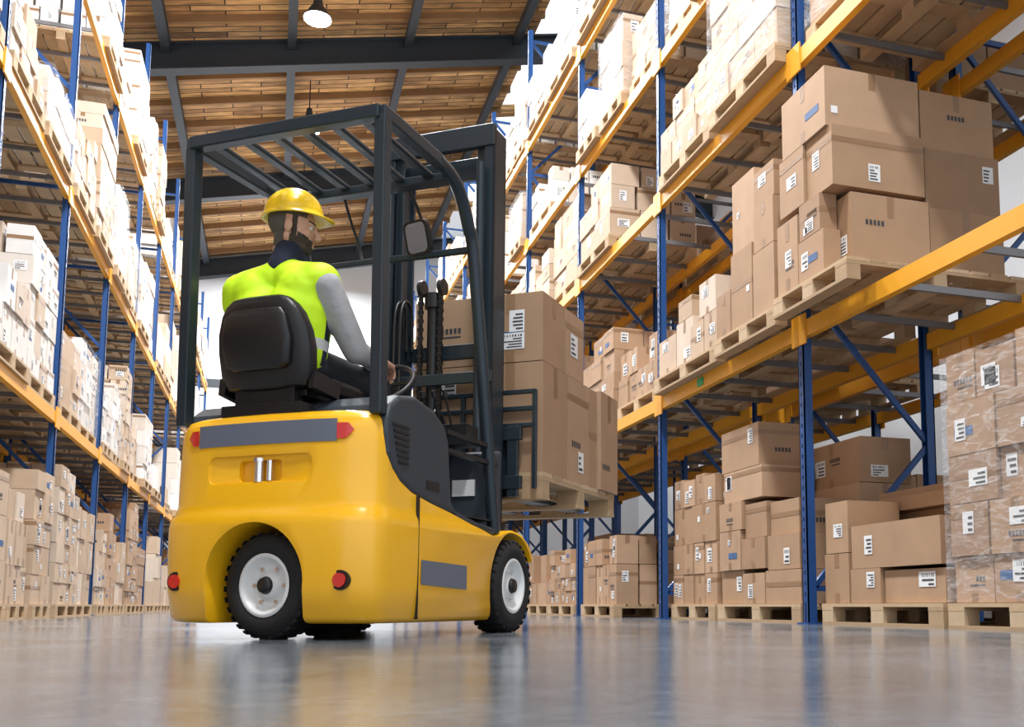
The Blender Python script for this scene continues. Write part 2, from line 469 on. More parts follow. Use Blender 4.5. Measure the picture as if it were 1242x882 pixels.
fill(-4.70,-3.64,LY,LLV,9.2,1,41,ml,dmax=2,pskip=.4,pwrap=0)

def hero(name,boxes,mat=M_CARD,seed=1,side=-1):
    r=random.Random(seed); b=MB()
    for x0,x1,y0,y1,z0,z1 in boxes: carton(b,(x0,y0,z0),(x1,y1,z1),r,side)
    return b.obj(name,[mat]+CMATS)
def hpallet(x0,x1,y0,y1,z0):
    b=MB(); pallet_geo(b,x0,x1,y0,y1,z0); b.obj('wooden_pallet',[M_WOOD])
Z1=2.162
hpallet(3.33,4.72,5.30,6.28,Z1)
zb=Z1+.145
hero('cardboard_box_stack',[
 (3.50,4.10,5.50,6.0,zb,zb+.52),(4.12,4.72,5.52,6.0,zb,zb+.50),
 (3.36,3.49,5.62,5.95,zb,zb+.30),(3.36,3.49,5.66,5.93,zb+.305,zb+.56),(3.36,3.49,5.96,6.25,zb,zb+.52),(3.50,4.7,6.01,6.25,zb,zb+.5),
 (3.38,4.09,5.52,5.85,zb+.525+.04,zb+.98),(4.11,4.72,5.54,6.1,zb+.505,zb+.93),(3.36,4.09,5.86,6.2,zb+.565,zb+.98),
 (3.36,4.09,5.56,6.15,zb+.985,zb+1.40),(4.11,4.71,5.57,6.15,zb+.935,zb+1.36)],seed=8)
hpallet(3.40,4.6,6.38,7.45,Z1)
hero('cardboard_box_stack',[
 (3.42,3.95,6.42,6.76,zb,zb+.50),(3.42,3.95,6.42,6.74,zb+.505,zb+.86),(3.43,3.95,6.42,6.74,zb+.865,zb+1.14),
 (3.42,3.95,6.78,7.15,zb,zb+.62),(3.44,3.95,6.76,7.15,zb+.625,zb+1.22),(3.97,4.58,6.42,7.1,zb,zb+.9),
 (3.42,4.0,7.17,7.42,zb,zb+.36)],seed=6)
hpallet(3.45,4.6,7.52,8.98,Z1)
hero('cardboard_box_stack',[
 (3.47,4.0,7.54,7.80,zb,zb+.32),(3.47,4.0,7.82,8.10,zb,zb+.30),(3.47,4.0,7.56,7.9,zb+.325,zb+.62),(3.5,4.0,8.12,8.5,zb,zb+.42),
 (3.5,4.0,8.52,8.95,zb,zb+.36),(3.5,4.0,8.14,8.45,zb+.425,zb+.62),(4.02,4.58,7.6,8.9,zb,zb+.5)],mat=M_CARDL,seed=7)
Z2=4.212
load(3.45,4.6,6.40,7.62,Z2,1.12,77,-1,M_CARDL,.28,.4,.1,wrap=True)
load(3.5,4.6,7.72,8.95,Z2,.7,78,-1,M_CARDL,.2,.3,.4)
load(3.6,4.62,5.0,6.2,Z2,1.1,79,-1,M_CARD,.36,.45,.1,wrap=True)
load(3.6,4.62,3.7,4.9,Z2,1.1,80,-1,M_CARD,.36,.45,.1,wrap=True)
# ground
hpallet(3.58,4.6,4.80,6.12,0); z=.146
hero('cardboard_box_stack',[
 (3.62,4.1,4.82,5.42,z,z+.20),(3.60,4.1,5.44,5.78,z,z+.22),(3.60,4.05,5.80,6.1,z,z+.33),
 (3.60,4.0,4.83,5.76,z+.222,z+.50),(3.60,4.0,5.80,6.08,z+.335,z+.68),(4.12,4.58,4.84,6.08,z,z+.62),
 (4.02,4.58,4.86,6.06,z+.625,z+.76)],seed=15)
hpallet(3.55,4.6,3.60,4.72,0)
r=random.Random(3); b=MB(); stack_geo(b,3.56,4.58,3.62,4.70,.146,1.40,r,-1,.28,.36,0)
b.obj('cardboard_box_stack',[M_CARD]+CMATS)
film(3.545,4.60,3.605,4.712,.15,1.52)
hpallet(3.60,4.6,6.45,7.88,0)
hero('cardboard_box_stack',[
 (3.62,4.1,6.47,7.02,z,z+.25),(3.62,4.1,7.04,7.42,z,z+.24),(3.64,4.1,7.44,7.86,z,z+.27),
 (3.63,4.1,6.50,7.0,z+.255,z+.52),(3.62,4.1,7.03,7.44,z+.275,z+.52),(3.62,4.1,7.46,7.86,z+.275,z+.6),
 (3.66,4.1,6.55,7.0,z+.525,z+.78),(3.64,4.1,7.03,7.40,z+.525,z+.80),(3.62,4.1,7.43,7.86,z+.605,z+.84),
 (3.64,4.1,7.1,7.8,z+.845,z+1.10),(3.64,4.1,7.15,7.84,z+1.105,z+1.45),(4.12,4.58,6.47,7.86,z,z+.9),(4.14,4.58,6.47,7.3,z+.905,z+1.25)],seed=17)
load(3.62,4.6,7.98,8.98,0,1.18,91,-1,M_CARD,.27,.33,.3)
b=MB(); b.box((3.535,8.0,2.07),(3.5455,8.12,2.14)); b.obj('beam_location_sticker',[M_GREEN])

# ------------------------------------------------------------------ FORKLIFT
FO=Vector((-.015,4.18,0)); FR=math.radians(53)
FL=empty('forklift',FO,FR)
def P(a,bb,z): return Vector((a,-bb,z))
NE=4.8; LL=.21; WA=1.23; BOW=.035
def outline(ar,w,af,L=LL,n=NE,N=40):
    pts=[]
    for i in range(N+1):
        t=math.pi/2-math.pi*i/N
        c,s_=math.cos(t),math.sin(t)
        y=w*math.copysign(abs(s_)**(2/n),s_); x=ar+L-L*abs(c)**(2/n)+BOW*(y/w)**2
        pts.append((x,y))
    return pts+[(af,-w),(af,w)]
lv=[(.062,-.055,.462),(.068,-.075,.478),(.085,-.09,.488),(.2,-.105,.497),(.34,-.11,.50),(.44,-.11,.50),(.475,-.105,.497),(.495,-.09,.487),(.53,-.08,.483),(.70,-.078,.482),(.81,-.073,.480),(.85,-.066,.475),(.875,-.052,.465),(.886,-.03,.447)]
b=MB(); N=43; vs=[];fs=[]
for z_,ar,w in lv: vs+=[(x,y,z_) for x,y in outline(ar,w,1.46)]
for k in range(len(lv)-1):
    for i in range(N):
        j=(i+1)%N; fs.append((k*N+i,k*N+j,(k+1)*N+j,(k+1)*N+i))
fs.append(tuple(range(N))[::-1]); fs.append(tuple(range((len(lv)-1)*N,len(lv)*N)))
b.add(vs,fs,0)
body=b.obj('counterweight_body',[M_FY]); fix_normals(body)
curve=[(.045,.80),(.06,.72),(.10,.665),(.16,.62),(.25,.585),(.4,.558),(.6,.53),(.85,.485),(1.0,.455)]
cut=[]
c=MB(); c.prism([(.045,1.2)]+[(.045,.9)]+curve+[(1.07,.465),(1.14,.488),(1.23,.50),(1.32,.488),(1.41,.44),(1.49,.36),(1.6,.36),(1.6,1.2)],-.7,.7); cut.append(c)
for sgn in (-1,1):
    c=MB(); c.cyl((WA,sgn*.26,.225),(WA,sgn*.7,.225),.262,n=48); cut.append(c)
    c=MB(); c.box((WA-.24,min(sgn*.26,sgn*.7),-.1),(1.7,max(sgn*.26,sgn*.7),.2)); cut.append(c)
c=MB(); c.box((1.30,-.32,-.1),(1.7,.32,.7)); cut.append(c)
c=MB(); c.cyl((-.4,.0,.225),(.62,.0,.225),.225,n=48); cut.append(c)
c=MB(); c.box((-.4,-.222,-.1),(.62,.222,.2)); cut.append(c)
def rrp(cx,cz,hw,hh,rr,n=6):
    pts=[]
    for dx,dz,a0 in ((hw-rr,hh-rr,0),(-hw+rr,hh-rr,90),(-hw+rr,-hh+rr,180),(hw-rr,-hh+rr,270)):
        for i in range(n+1):
            t=math.radians(a0+90*i/n); pts.append((cx+dx+rr*math.cos(t),cz+dz+rr*math.sin(t)))
    return pts
RZ=Matrix.Rotation(math.radians(90),4,'Z')
c=MB(); c.prism(rrp(.01,.66,.24,.055,.03),.060,.5,0,RZ); cut.append(c)
c=MB(); c.prism(rrp(.01,.655,.10,.042,.02),.03,.5,0,RZ); cut.append(c)
for c in cut:
    co_=c.obj('cutter',[M_FY]); fix_normals(co_)
    md=body.modifiers.new('b','BOOLEAN'); md.operation='DIFFERENCE'; md.object=co_; md.solver='EXACT'
    bake(body); bpy.data.objects.remove(co_)
bm_=body.modifiers.new('bv','BEVEL'); bm_.width=.006; bm_.segments=2; bm_.limit_method='ANGLE'; bm_.angle_limit=math.radians(50)
bake(body); smooth_ang(body,40); body.parent=FL

b=MB()
poly=curve+[(1.05,.46),(1.05,.50),(.66,.53),(.60,.58),(.565,.84),(.53,.90),(.43,.955),(.27,.985),(.14,.965),(.075,.92),(.047,.86)]
b.prism([(x+.003,z_) for x,z_ in poly],-.484,.484)
o=b.obj('hood_cowl',[M_DG],FL,.025,4); fix_normals(o)
b=MB()
for k in range(7):
    zz=.69+k*.024; b.box((.09+.008*(6-k),-.490,zz),(.215,-.482,zz+.011),0)
b.box((.37,-.4865,.61),(.48,-.483,.65),0)
b.box((.285,-.5015,.075),(.288,-.485,.575),0)
b.obj('side_vents',[M_BLK],FL)
def surfx(y,ar,w):
    t=min(1,abs(y)/w); s_=t**(NE/2); cth=math.sqrt(max(0,1-s_*s_)); return ar+LL-LL*cth**(2/NE)+BOW*(y/w)**2
def strip(prof,ar=-.075,wf=.481,off=.004):
    vs=[];fs=[]
    for y,z0_,z1_ in prof:
        x=surfx(y,ar,wf)-off; vs+=[(x,y,z0_),(x,y,z1_)]
    for i in range(len(prof)-1): fs.append((2*i,2*i+1,2*i+3,2*i+2))
    return vs,fs
b=MB()
n=28
vs,fs=strip([(-.33+.64*i/n,.757,.845) for i in range(n+1)]); b.add(vs,fs,0,None,True)
vs,fs=strip([(-.395+.065*i/6,.80-.033*min(1,i/3),.80+.028*min(1,i/2)) for i in range(7)],off=.007); b.add(vs,fs,1,None,True)
vs,fs=strip([(.31+.06*i/6,.80-.033*min(1,(6-i)/3),.80+.028*min(1,(6-i)/2)) for i in range(7)],off=.007); b.add(vs,fs,1,None,True)
b.add([(.31,-.5012,.215),(.72,-.5012,.20),(.72,-.5012,.305),(.31,-.5012,.315)],[(0,1,2,3)],0)
b.obj('decal_stripes',[M_GREY,M_RED],FL)
b=MB()
for yy in (-.375,.385):
    x=surfx(yy,-.107,.498)
    b.cyl((x-.004,yy,.225),(x+.05,yy,.225),.038,n=24,mi=2); b.cyl((x-.012,yy,.225),(x,yy,.225),.027,n=24,mi=1)
b.cyl((-.055,.02,.610),(-.055,.02,.70),.018,n=16,mi=0); b.cyl((-.055,.02,.69),(-.055,.02,.705),.024,n=16,mi=0)
b.cyl((-.055,-.03,.615),(-.055,-.03,.695),.012,n=12,mi=0)
b.obj('lights_and_tow_pin',[M_CHR,M_RED,M_BLK],FL)

def wheel(name,r,w,M,n=30):
    b=MB()
    pr=[(-w/2+.01,r*.60),(-w/2,r*.64),(-w/2-.004,r*.80),(-w/2+.012,r*.95),(-w/2+.03,r*.975),(w/2-.03,r*.975),(w/2-.012,r*.95),(w/2+.004,r*.80),(w/2,r*.64),(w/2-.01,r*.60)]
    b.lathe(pr,40,0,M)
    for i in range(n):
        t=2*math.pi*i/n
        R=Matrix.Rotation(t,4,'X')
        for sg in (-1,1):
            MM=M@R
            x0,x1=(-w/2+.004,-.006) if sg<0 else (.006,w/2-.004)
            sk=.35*math.pi/n*r*sg
            b.add([(x0,-.011*1.0+ (sk if sg<0 else 0),r*.955),(x1,-.011+(sk if sg>0 else 0),r*.955),(x1,.011+(sk if sg>0 else 0),r*.955),(x0,.011+(sk if sg<0 else 0),r*.955),
                   (x0+.006*(sg<0),-.009+(sk if sg<0 else 0),r),(x1-.006*(sg>0),-.009+(sk if sg>0 else 0),r),(x1-.006*(sg>0),.009+(sk if sg>0 else 0),r),(x0+.006*(sg<0),.009+(sk if sg<0 else 0),r)],
                  [(4,5,6,7),(0,1,5,4),(1,2,6,5),(2,3,7,6),(3,0,4,7)],0,MM)
    for sg in (-1,1):
        f=[(sg*(w/2-.004),r*.60),(sg*(w/2+.002),r*.55),(sg*(w/2-.006),r*.51),(sg*(w/2-.035),r*.44),(sg*(w/2-.045),r*.26),(sg*(w/2-.016),r*.22),(sg*(w/2-.016),r*.0)]
        b.lathe(f,36,1,M)
        b.lathe([(sg*(w/2-.014),0.001),(sg*(w/2-.014),r*.17),(sg*(w/2+.002),r*.14),(sg*(w/2+.002),0.001)],24,2,M)
        for i in range(6):
            t=2*math.pi*i/6
            p=Vector((0,math.cos(t)*r*.35,math.sin(t)*r*.35))
            b.cyl(p+Vector((sg*(w/2-.05),0,0)),p+Vector((sg*(w/2-.03),0,0)),.009,n=6,mi=3,M=M)
    b.obj(name,[M_RUB,M_RIM,M_BLK,M_CHR],FL)
RFm=Matrix.Rotation(math.radians(90),4,'Z')
wheel('front_wheel_1',.226,.16,Matrix.Translation((WA,-.425,.226))@RFm)
wheel('front_wheel_2',.226,.16,Matrix.Translation((WA,.425,.226))@RFm)
RR=Matrix.Rotation(math.radians(-5),4,'Z')
wheel('rear_wheel_1',.208,.14,Matrix.Translation((.02,-.02,.208))@RR)
wheel('rear_wheel_2',.208,.14,Matrix.Translation((.33,-.05,.208))@RR)
b=MB(); b.cyl((.05,-.022,.208),(.32,-.05,.208),.05,n=16); b.cyl((.18,-.035,.2),(.18,-.035,.44),.06,n=16)
b.cyl((WA,-.38,.226),(WA,.38,.226),.06,n=16); b.obj('axles',[M_BLK],FL)

# overhead guard
b=MB()
ZT=2.09
def arc3(pts,k=5):
    out=[]
    m=len(pts)
    for i in range(m-1):
        p0=pts[max(i-1,0)];p1=pts[i];p2=pts[i+1];p3=pts[min(i+2,m-1)]
        for q in range(k):
            t=q/k
            out.append(.5*((2*p1)+(-p0+p2)*t+(2*p0-5*p1+4*p2-p3)*t*t+(-p0+3*p1-3*p2+p3)*t**3))
    out.append(pts[-1]); return out
for bb in (-.465,.455):
    b.bar(P(.03,bb,.87),P(.012,bb,ZT-.02),.05,.055,0,up=(1,0,0))
    b.bar(P(-.012,bb,ZT-.005),P(.50,bb,ZT-.005),.05,.055,0)
    pth=arc3([P(.46,bb,ZT-.003),P(.56,bb,ZT-.012),P(.65,bb,ZT-.045),P(.72,bb,ZT-.11),P(.775,bb,ZT-.20),P(.83,bb,1.78),P(.95,bb,1.2),P(1.09,bb,.48)],5)
    b.tube(pth,.030,12,0)
b.bar(P(.0,-.465,ZT-.005),P(.0,.455,ZT-.005),.055,.055,0)
b.bar(P(.60,-.465,ZT-.03),P(.60,.455,ZT-.03),.07,.04,0)
for k in range(6):
    bb=-.37+.145*k
    b.bar(P(.03,bb,ZT-.005),P(.60,bb,ZT-.02),.045,.022,0)
b.bar(P(.82,-.465,1.80),P(.82,.455,1.80),.03,.03,0)
b.obj('overhead_guard',[M_FR],FL,.006,2)

# mast
b=MB(); MW=.30
for bb in (-MW,MW):
    s=1 if bb>0 else -1
    x0,x1=1.31,1.46; yo=-bb
    y_out=yo-s*.03
    b.box((x0,min(y_out,y_out+s*.012),.09),(x1,max(y_out,y_out+s*.012),2.66))
    for xx in (x0,x1-.016): b.box((xx,min(y_out,y_out+s*.06),.09),(xx+.016,max(y_out,y_out+s*.06),2.66))
    yi=yo+s*.055
    b.box((x0+.02,yi-.006,.12),(x1+.0,yi+.006,2.58))
    for xx in (x0+.02,x1-.014): b.box((xx,yi-.025,.12),(xx+.014,yi+.025,2.58))
    b.cyl((1.27,yo+s*.03,.12),(1.27,yo+s*.03,2.45),.022,n=14)
b.box((1.30,-.33,2.56),(1.34,.33,2.68)); b.box((1.42,-.27,2.44),(1.45,.27,2.56)); b.box((1.44,-.25,1.45),(1.47,.25,1.53)); b.box((1.30,-.33,1.28),(1.32,.33,1.34)); b.box((1.30,-.33,.30),(1.33,.33,.5)); b.box((1.22,-.3,.12),(1.31,.3,.24))
b.obj('mast_rails',[M_FR],FL,.003,1)
b=MB()
b.cyl(P(1.38,-.05,.3),P(1.38,-.05,1.75),.035,n=18); b.cyl(P(1.38,-.05,1.72),P(1.38,-.05,1.80),.05,n=18)
for dy in (-.11,.01):
    z0=.75
    for k in range(46):
        zz=z0+k*.024; ww=.028 if k%2 else .018
        b.box((1.335,-(dy)-ww/2,zz),(1.353,-(dy)+ww/2,zz+.021))
    b.cyl(P(1.36,dy-.012,1.83),P(1.36,dy+.012,1.83),.045,n=20)
for k in range(2):
    y=-.19-.035*k
    b.tube(arc3([P(1.27,y,.8),P(1.27,y,1.2),P(1.27,y,1.6),P(1.29,y,1.72),P(1.34,y,1.76),P(1.39,y,1.70),P(1.40,y,1.5)],4),.009,8)
    b.tube(arc3([P(1.05,.06+.04*k,1.0),P(1.12,.07+.04*k,1.10),P(1.2,.08+.04*k,1.05),P(1.26,.09+.04*k,.8)],4),.010,8)
b.tube(arc3([P(.62,.05,2.04),P(.72,.0,1.97),P(.80,-.02,1.86),P(.82,.0,1.80)],4),.007,8)
b.tube(arc3([P(.62,-.12,2.04),P(.74,-.16,1.98),P(.82,-.16,1.88),P(.82,-.14,1.80)],4),.007,8)
b.obj('lift_chains_and_hoses',[M_BLK],FL)
b=MB()
for zz in (.74,1.0): b.box((1.48,-.42,zz),(1.515,.42,zz+.07))
b.box((1.485,-.40,.70),(1.515,-.34,1.08)); b.box((1.485,.34,.70),(1.515,.40,1.08))
for bb in (-.1,.1): b.box((1.44,bb-.02,.68),(1.485,bb+.02,1.1))
for zz in (1.26,1.17,1.08): b.box((1.495,-.50,zz-.012),(1.52,.36,zz+.012))
for k in range(5):
    yy=-.49+.21*k; b.box((1.495,yy-.012,.74),(1.518,yy+.012,1.27))
for bb in (-.31,.11):
    b.box((1.52,bb-.05,.70),(1.545,bb+.05,1.08)); b.prism([(1.52,.70),(2.60,.712),(2.60,.722),(1.545,.745),(1.52,.80)],bb-.05,bb+.05)
b.obj('fork_carriage',[M_FR],FL,.003,1)

b=MB()
b.prism([(1.02,.46),(1.20,.48),(1.26,1.00),(1.20,1.05),(1.08,1.02),(1.05,.90),(1.03,.7)],-.20,.46,0)
b.prism([(1.06,.46),(1.20,.48),(1.22,.90),(1.10,.88),(1.08,.7)],-.44,-.20,0)
b.obj('dashboard',[M_DG],FL,.02,3)
b=MB()
b.box((.62,-.47,.53),(1.05,.47,.536))
b.box((.58,-.47,.80),(1.10,-.44,.82)); b.box((.58,-.47,.88),(1.10,-.44,.90))
b.cyl(P(1.08,-.02,.98),P(.85,-.02,1.17),.035,n=16); b.cyl(P(.865,-.02,1.155),P(.835,-.02,1.185),.055,n=20)
SC=P(.835,-.02,1.185); ax=Vector((-.72,0,.69)).normalized(); e1=Vector((0,1,0)); e2=ax.cross(e1)
ring=[SC+(e1*math.cos(t)+e2*math.sin(t))*.155 for t in [2*math.pi*i/36 for i in range(36)]]
b.tube(ring,.013,10,closed=True)
for t in (0,math.pi,math.pi*1.5): b.bar(SC,SC+(e1*math.cos(t)+e2*math.sin(t))*.152,.02,.012)
for k in range(3): 
    b.cyl(P(.98,.16+.06*k,.98),P(.90,.16+.06*k,1.14),.006,n=8); b.cyl(P(.905,.16+.06*k,1.125),P(.893,.16+.06*k,1.155),.014,.011,n=12)
b.box((.97,-.36,.90),(1.10,-.10,1.0))
b.obj('steering_and_levers',[M_BLK],FL)
b=MB()
b.box((1.066,-.36,.66),(1.076,-.24,.74),0); b.obj('data_plate',[M_LABEL],FL)
b=MB()
MM=Matrix.Translation(P(.72,.22,1.85))@Matrix.Rotation(math.radians(-14),4,'Z')@Matrix.Rotation(math.radians(-16),4,'Y')
b.prism(rrp(0,0,.072,.080,.03),-.012,.012,0,MM@RZ); b.prism(rrp(0,0,.060,.068,.026),.0121,.0135,1,MM@RZ)
b.tube([P(.73,.22,1.86),P(.75,.22,1.95),P(.70,.22,2.00),P(.62,.22,2.05)],.008,8)
M_MIR=simple('mirror_glass',(.95,.95,.95),.03,1.0,0)
b.obj('rear_view_mirror',[M_BLK,M_MIR],FL)

# seat
def loft(b,levels,mi=0,N=28,n=3.0):
    vs=[];fs=[]
    for cx,cy,z_,hx,hy in levels:
        for i in range(N):
            t=2*math.pi*i/N; c_,s_=math.cos(t),math.sin(t)
            vs.append((cx+hx*math.copysign(abs(c_)**(2/n),c_),cy+hy*math.copysign(abs(s_)**(2/n),s_),z_))
    for k in range(len(levels)-1):
        for i in range(N):
            j=(i+1)%N; fs.append((k*N+i,k*N+j,(k+1)*N+j,(k+1)*N+i))
    fs.append(tuple(range(N))[::-1]); fs.append(tuple(range((len(levels)-1)*N,len(levels)*N)))
    b.add(vs,fs,mi,None,True)
b=MB(); sy=.045
loft(b,[(.02,sy,.985,.03,.12),(.02,sy,1.0,.05,.19),(.015,sy,1.05,.06,.215),(.0,sy,1.15,.062,.222),(-.015,sy,1.22,.060,.215),(-.03,sy,1.29,.055,.19),(-.038,sy,1.325,.05,.165),(-.042,sy,1.35,.04,.135),(-.042,sy,1.362,.02,.10)])
loft(b,[(-.045,sy,1.06,.02,.12),(-.055,sy,1.08,.03,.15),(-.07,sy,1.18,.03,.165),(-.082,sy,1.27,.025,.145),(-.082,sy,1.30,.015,.12)])
loft(b,[(.25,sy,.985,.20,.19),(.25,sy,1.0,.225,.215),(.25,sy,1.035,.23,.225),(.25,sy,1.055,.215,.21),(.25,sy,1.06,.18,.18)])
b.box((.03,sy-.17,.965),(.44,sy+.17,.99)); b.box((-.03,sy-.19,.885),(.05,sy+.19,.93))
b.box((-.01,sy-.14,.92),(.05,sy+.14,1.0))
for s in (-1,1): b.bar(Vector((.0,sy+s*.215,1.02)),Vector((.16,sy+s*.225,1.0)),.03,.07)
b.obj('driver_seat',[M_LEATH],FL,.006,2)

# ------------------------------------------------------------------ load on the forks
LO=FO+Matrix.Rotation(FR,3,'Z')@Vector((0,-.12,0))
LD=empty('fork_load_pallet',LO,FR)
b=MB(); pallet_geo(b,1.55,2.75,-.40,.40,.69); b.obj('wooden_deck',[M_WOOD],LD)
LB=empty('fork_load_cartons',LO,FR)
r=random.Random(12); b=MB(); z=.835
def cb(a0,a1,b0,b1,z0,z1): carton(b,(a0,-b1,z0),(a1,-b0,z1),r,-1,True)
for (a0,a1) in ((1.56,1.92),(1.93,2.28),(2.29,2.42)): 
    for (b0,b1) in ((-.39,-.0),(.01,.395)): cb(a0,a1,b0,b1,z,z+.60)
cb(2.43,2.76,.02,.42,z,z+.61); cb(2.43,2.76,-.39,.01,z,z+.61)
for (a0,a1) in ((1.56,1.90),(1.91,2.2)):
    for (b0,b1) in ((-.38,0),(.01,.39)): cb(a0,a1,b0,b1,z+.605,z+.605+.38)
b.obj('cartons',[M_CARD]+CMATS,LB)

# ------------------------------------------------------------------ DRIVER
DR=empty('forklift_driver',FO,FR)
def vest_mat():
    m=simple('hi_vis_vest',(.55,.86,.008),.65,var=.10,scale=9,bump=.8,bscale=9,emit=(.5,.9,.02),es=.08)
    nt=m.node_tree; b=nt.nodes['Principled BSDF']
    src=b.inputs['Base Color'].links[0].from_socket
    tc=nt.nodes.new('ShaderNodeTexCoord'); sp=nt.nodes.new('ShaderNodeSeparateXYZ'); nt.links.new(tc.outputs['Object'],sp.inputs[0])
    def cmp(sock,c,e):
        n=nt.nodes.new('ShaderNodeMath'); n.operation='COMPARE'; nt.links.new(sock,n.inputs[0]); n.inputs[1].default_value=c; n.inputs[2].default_value=e; return n.outputs[0]
    def mul(a,c):
        n=nt.nodes.new('ShaderNodeMath'); n.operation='MULTIPLY'; nt.links.new(a,n.inputs[0]); nt.links.new(c,n.inputs[1]); return n.outputs[0]
    def mix(f,a,col):
        n=nt.nodes.new('ShaderNodeMix'); n.data_type='RGBA'; nt.links.new(f,n.inputs[0]); nt.links.new(a,n.inputs[6]); n.inputs[7].default_value=(*col,1); return n.outputs[2]
    lt=nt.nodes.new('ShaderNodeMath'); lt.operation='LESS_THAN'; nt.links.new(sp.outputs['Y'],lt.inputs[0]); lt.inputs[1].default_value=-.06
    side=mul(mul(cmp(sp.outputs['X'],.185,.022),lt.outputs[0]),cmp(sp.outputs['Z'],1.27,.15))
    c1=mix(side,src,(.010,.016,.035))
    c2=mix(cmp(sp.outputs['Z'],1.205,.022),c1,(.55,.57,.56))
    nt.links.new(c2,b.inputs['Base Color'])
    nt.links.new(c2,b.inputs['Emission Color']); b.inputs['Emission Strength'].default_value=.07  # weak glow added to the cloth and its bands, imitates fluorescence
    return m
M_VEST=vest_mat()
M_SLV=simple('grey_sweater',(.42,.42,.44),.9,bump=.8,bscale=16)
M_NAVY=simple('navy_cloth',(.010,.016,.035),.9)
M_PANT=simple('dark_trousers',(.014,.017,.024),.85,bump=.4,bscale=14)
M_SKIN=simple('skin',(.58,.32,.22),.5)
M_HAIR=simple('dark_brown_hair',(.050,.033,.024),.8,bump=.5,bscale=200,var=.4,scale=90)
M_HAIRG=simple('greying_hair',(.10,.085,.075),.8,bump=.5,bscale=200,var=.3,scale=90)
M_SHOE=simple('work_shoe',(.02,.018,.016),.6)
M_HAT=simple('hard_hat_yellow',(.95,.60,.01),.25,coat=.5,var=0)
M_EYE=simple('eye_white',(.6,.58,.55),.2); M_IRIS=simple('iris',(.05,.03,.02),.2)

def ball(b,c,rad,M=None,n=16):
    c=Vector(c); rx,ry,rz=(rad,)*3 if not hasattr(rad,'__len__') else rad
    vs=[];fs=[];m=n//2
    vs.append(c+Vector((0,0,rz)))
    for i in range(1,m):
        ph=math.pi*i/m
        for j in range(n):
            t=2*math.pi*j/n; vs.append(c+Vector((rx*math.sin(ph)*math.cos(t),ry*math.sin(ph)*math.sin(t),rz*math.cos(ph))))
    vs.append(c-Vector((0,0,rz)))
    for j in range(n): fs.append((0,1+j,1+(j+1)%n))
    for i in range(m-2):
        for j in range(n):
            fs.append((1+i*n+j,1+(i+1)*n+j,1+(i+1)*n+(j+1)%n,1+i*n+(j+1)%n))
    L=len(vs)-1
    for j in range(n): fs.append((L,L-n+(j+1)%n,L-n+j))
    b.add(vs,fs,0,M,True)
def cone(b,p0,p1,r0,r1,M=None):
    p0=Vector(p0);p1=Vector(p1)
    b.cyl(p0,p1,r0,r1,20,0,M); ball(b,p0,r0,M,20); ball(b,p1,r1,M,20)
def remesh(b,name,vox,sm,parent,mats):
    o=b.obj(name,mats); 
    md=o.modifiers.new('r','REMESH'); md.mode='VOXEL'; md.voxel_size=vox; md.use_smooth_shade=True
    s=o.modifiers.new('s','SMOOTH'); s.factor=.5; s.iterations=sm
    bake(o); o.data.materials.clear()
    for m in mats: o.data.materials.append(m)
    for p in o.data.polygons: p.use_smooth=True
    o.parent=parent
    return o
def segd(p,a,c,r0,r1):
    ab=c-a; t=max(0,min(1,(p-a).dot(ab)/max(1e-9,ab.length_squared)))
    return (p-(a+ab*t)).length-(r0+(r1-r0)*t)
S=[]
def sg(tag,p0,p1,r0,r1): S.append((tag,p0,p1,r0,r1))
cb_=-.10
sg('pants',P(.15,cb_-.08,1.13),P(.15,cb_+.08,1.13),.105,.105)
for s in (-1,1):
    sg('vest',P(.16,cb_+s*.075,1.17),P(.165,cb_+s*.085,1.36),.118,.128)
    sg('vest',P(.165,cb_+s*.085,1.36),P(.155,cb_+s*.11,1.44),.128,.103)
    sg('vest',P(.155,cb_+s*.04,1.50),P(.155,cb_+s*.165,1.475),.07,.074)
    sg('vest',P(.16,cb_,1.54),P(.155,cb_+s*.12,1.50),.055,.05)
sg('vest',P(.155,cb_-.205,1.465),P(.175,cb_-.225,1.42),.074,.070)
sg('vest',P(.160,cb_+.185,1.475),P(.175,cb_+.190,1.45),.074,.070)
sg('sleeve',P(.155,cb_+.205,1.46),P(.295,.175,1.205),.070,.055)
sg('sleeve',P(.295,.175,1.205),P(.565,.115,1.225),.054,.036)
sg('sleeve',P(.155,cb_-.215,1.46),P(.31,-.37,1.205),.070,.055)
sg('sleeve',P(.31,-.37,1.205),P(.565,-.19,1.225),.054,.036)
for s,kb in ((1,.05),(-1,-.25)):
    hb=cb_+s*.09
    sg('pants',P(.17,hb,1.13),P(.66,kb,1.13),.098,.068)
    sg('pants',P(.66,kb,1.13),P(.80,kb,.68),.066,.046)
    sg('shoe',P(.79,kb,.60),P(.93,kb,.580),.045,.036)
b=MB()
for tag,p0,p1,r0,r1 in S: cone(b,p0,p1,r0,r1)
body=remesh(b,'body_and_clothes',.009,7,DR,[M_SLV,M_PANT,M_SHOE])
ti={'vest':0,'sleeve':0,'pants':1,'shoe':2}
for p in body.data.polygons:
    c_=p.center; best=min(S,key=lambda q:segd(c_,q[1],q[2],q[3],q[4]))
    p.material_index=ti[best[0]]
b=MB()
for tag,p0,p1,r0,r1 in S:
    if tag=='vest': cone(b,p0,p1,r0+.009,r1+.009)
remesh(b,'hi_vis_vest',.009,6,DR,[M_VEST])
b=MB()
cone(b,P(.165,cb_,1.545),P(.185,cb_+.005,1.625),.076,.066); cone(b,P(.20,cb_+.01,1.55),P(.215,cb_+.01,1.60),.065,.06)
remesh(b,'jacket_collar',.006,4,DR,[M_NAVY])

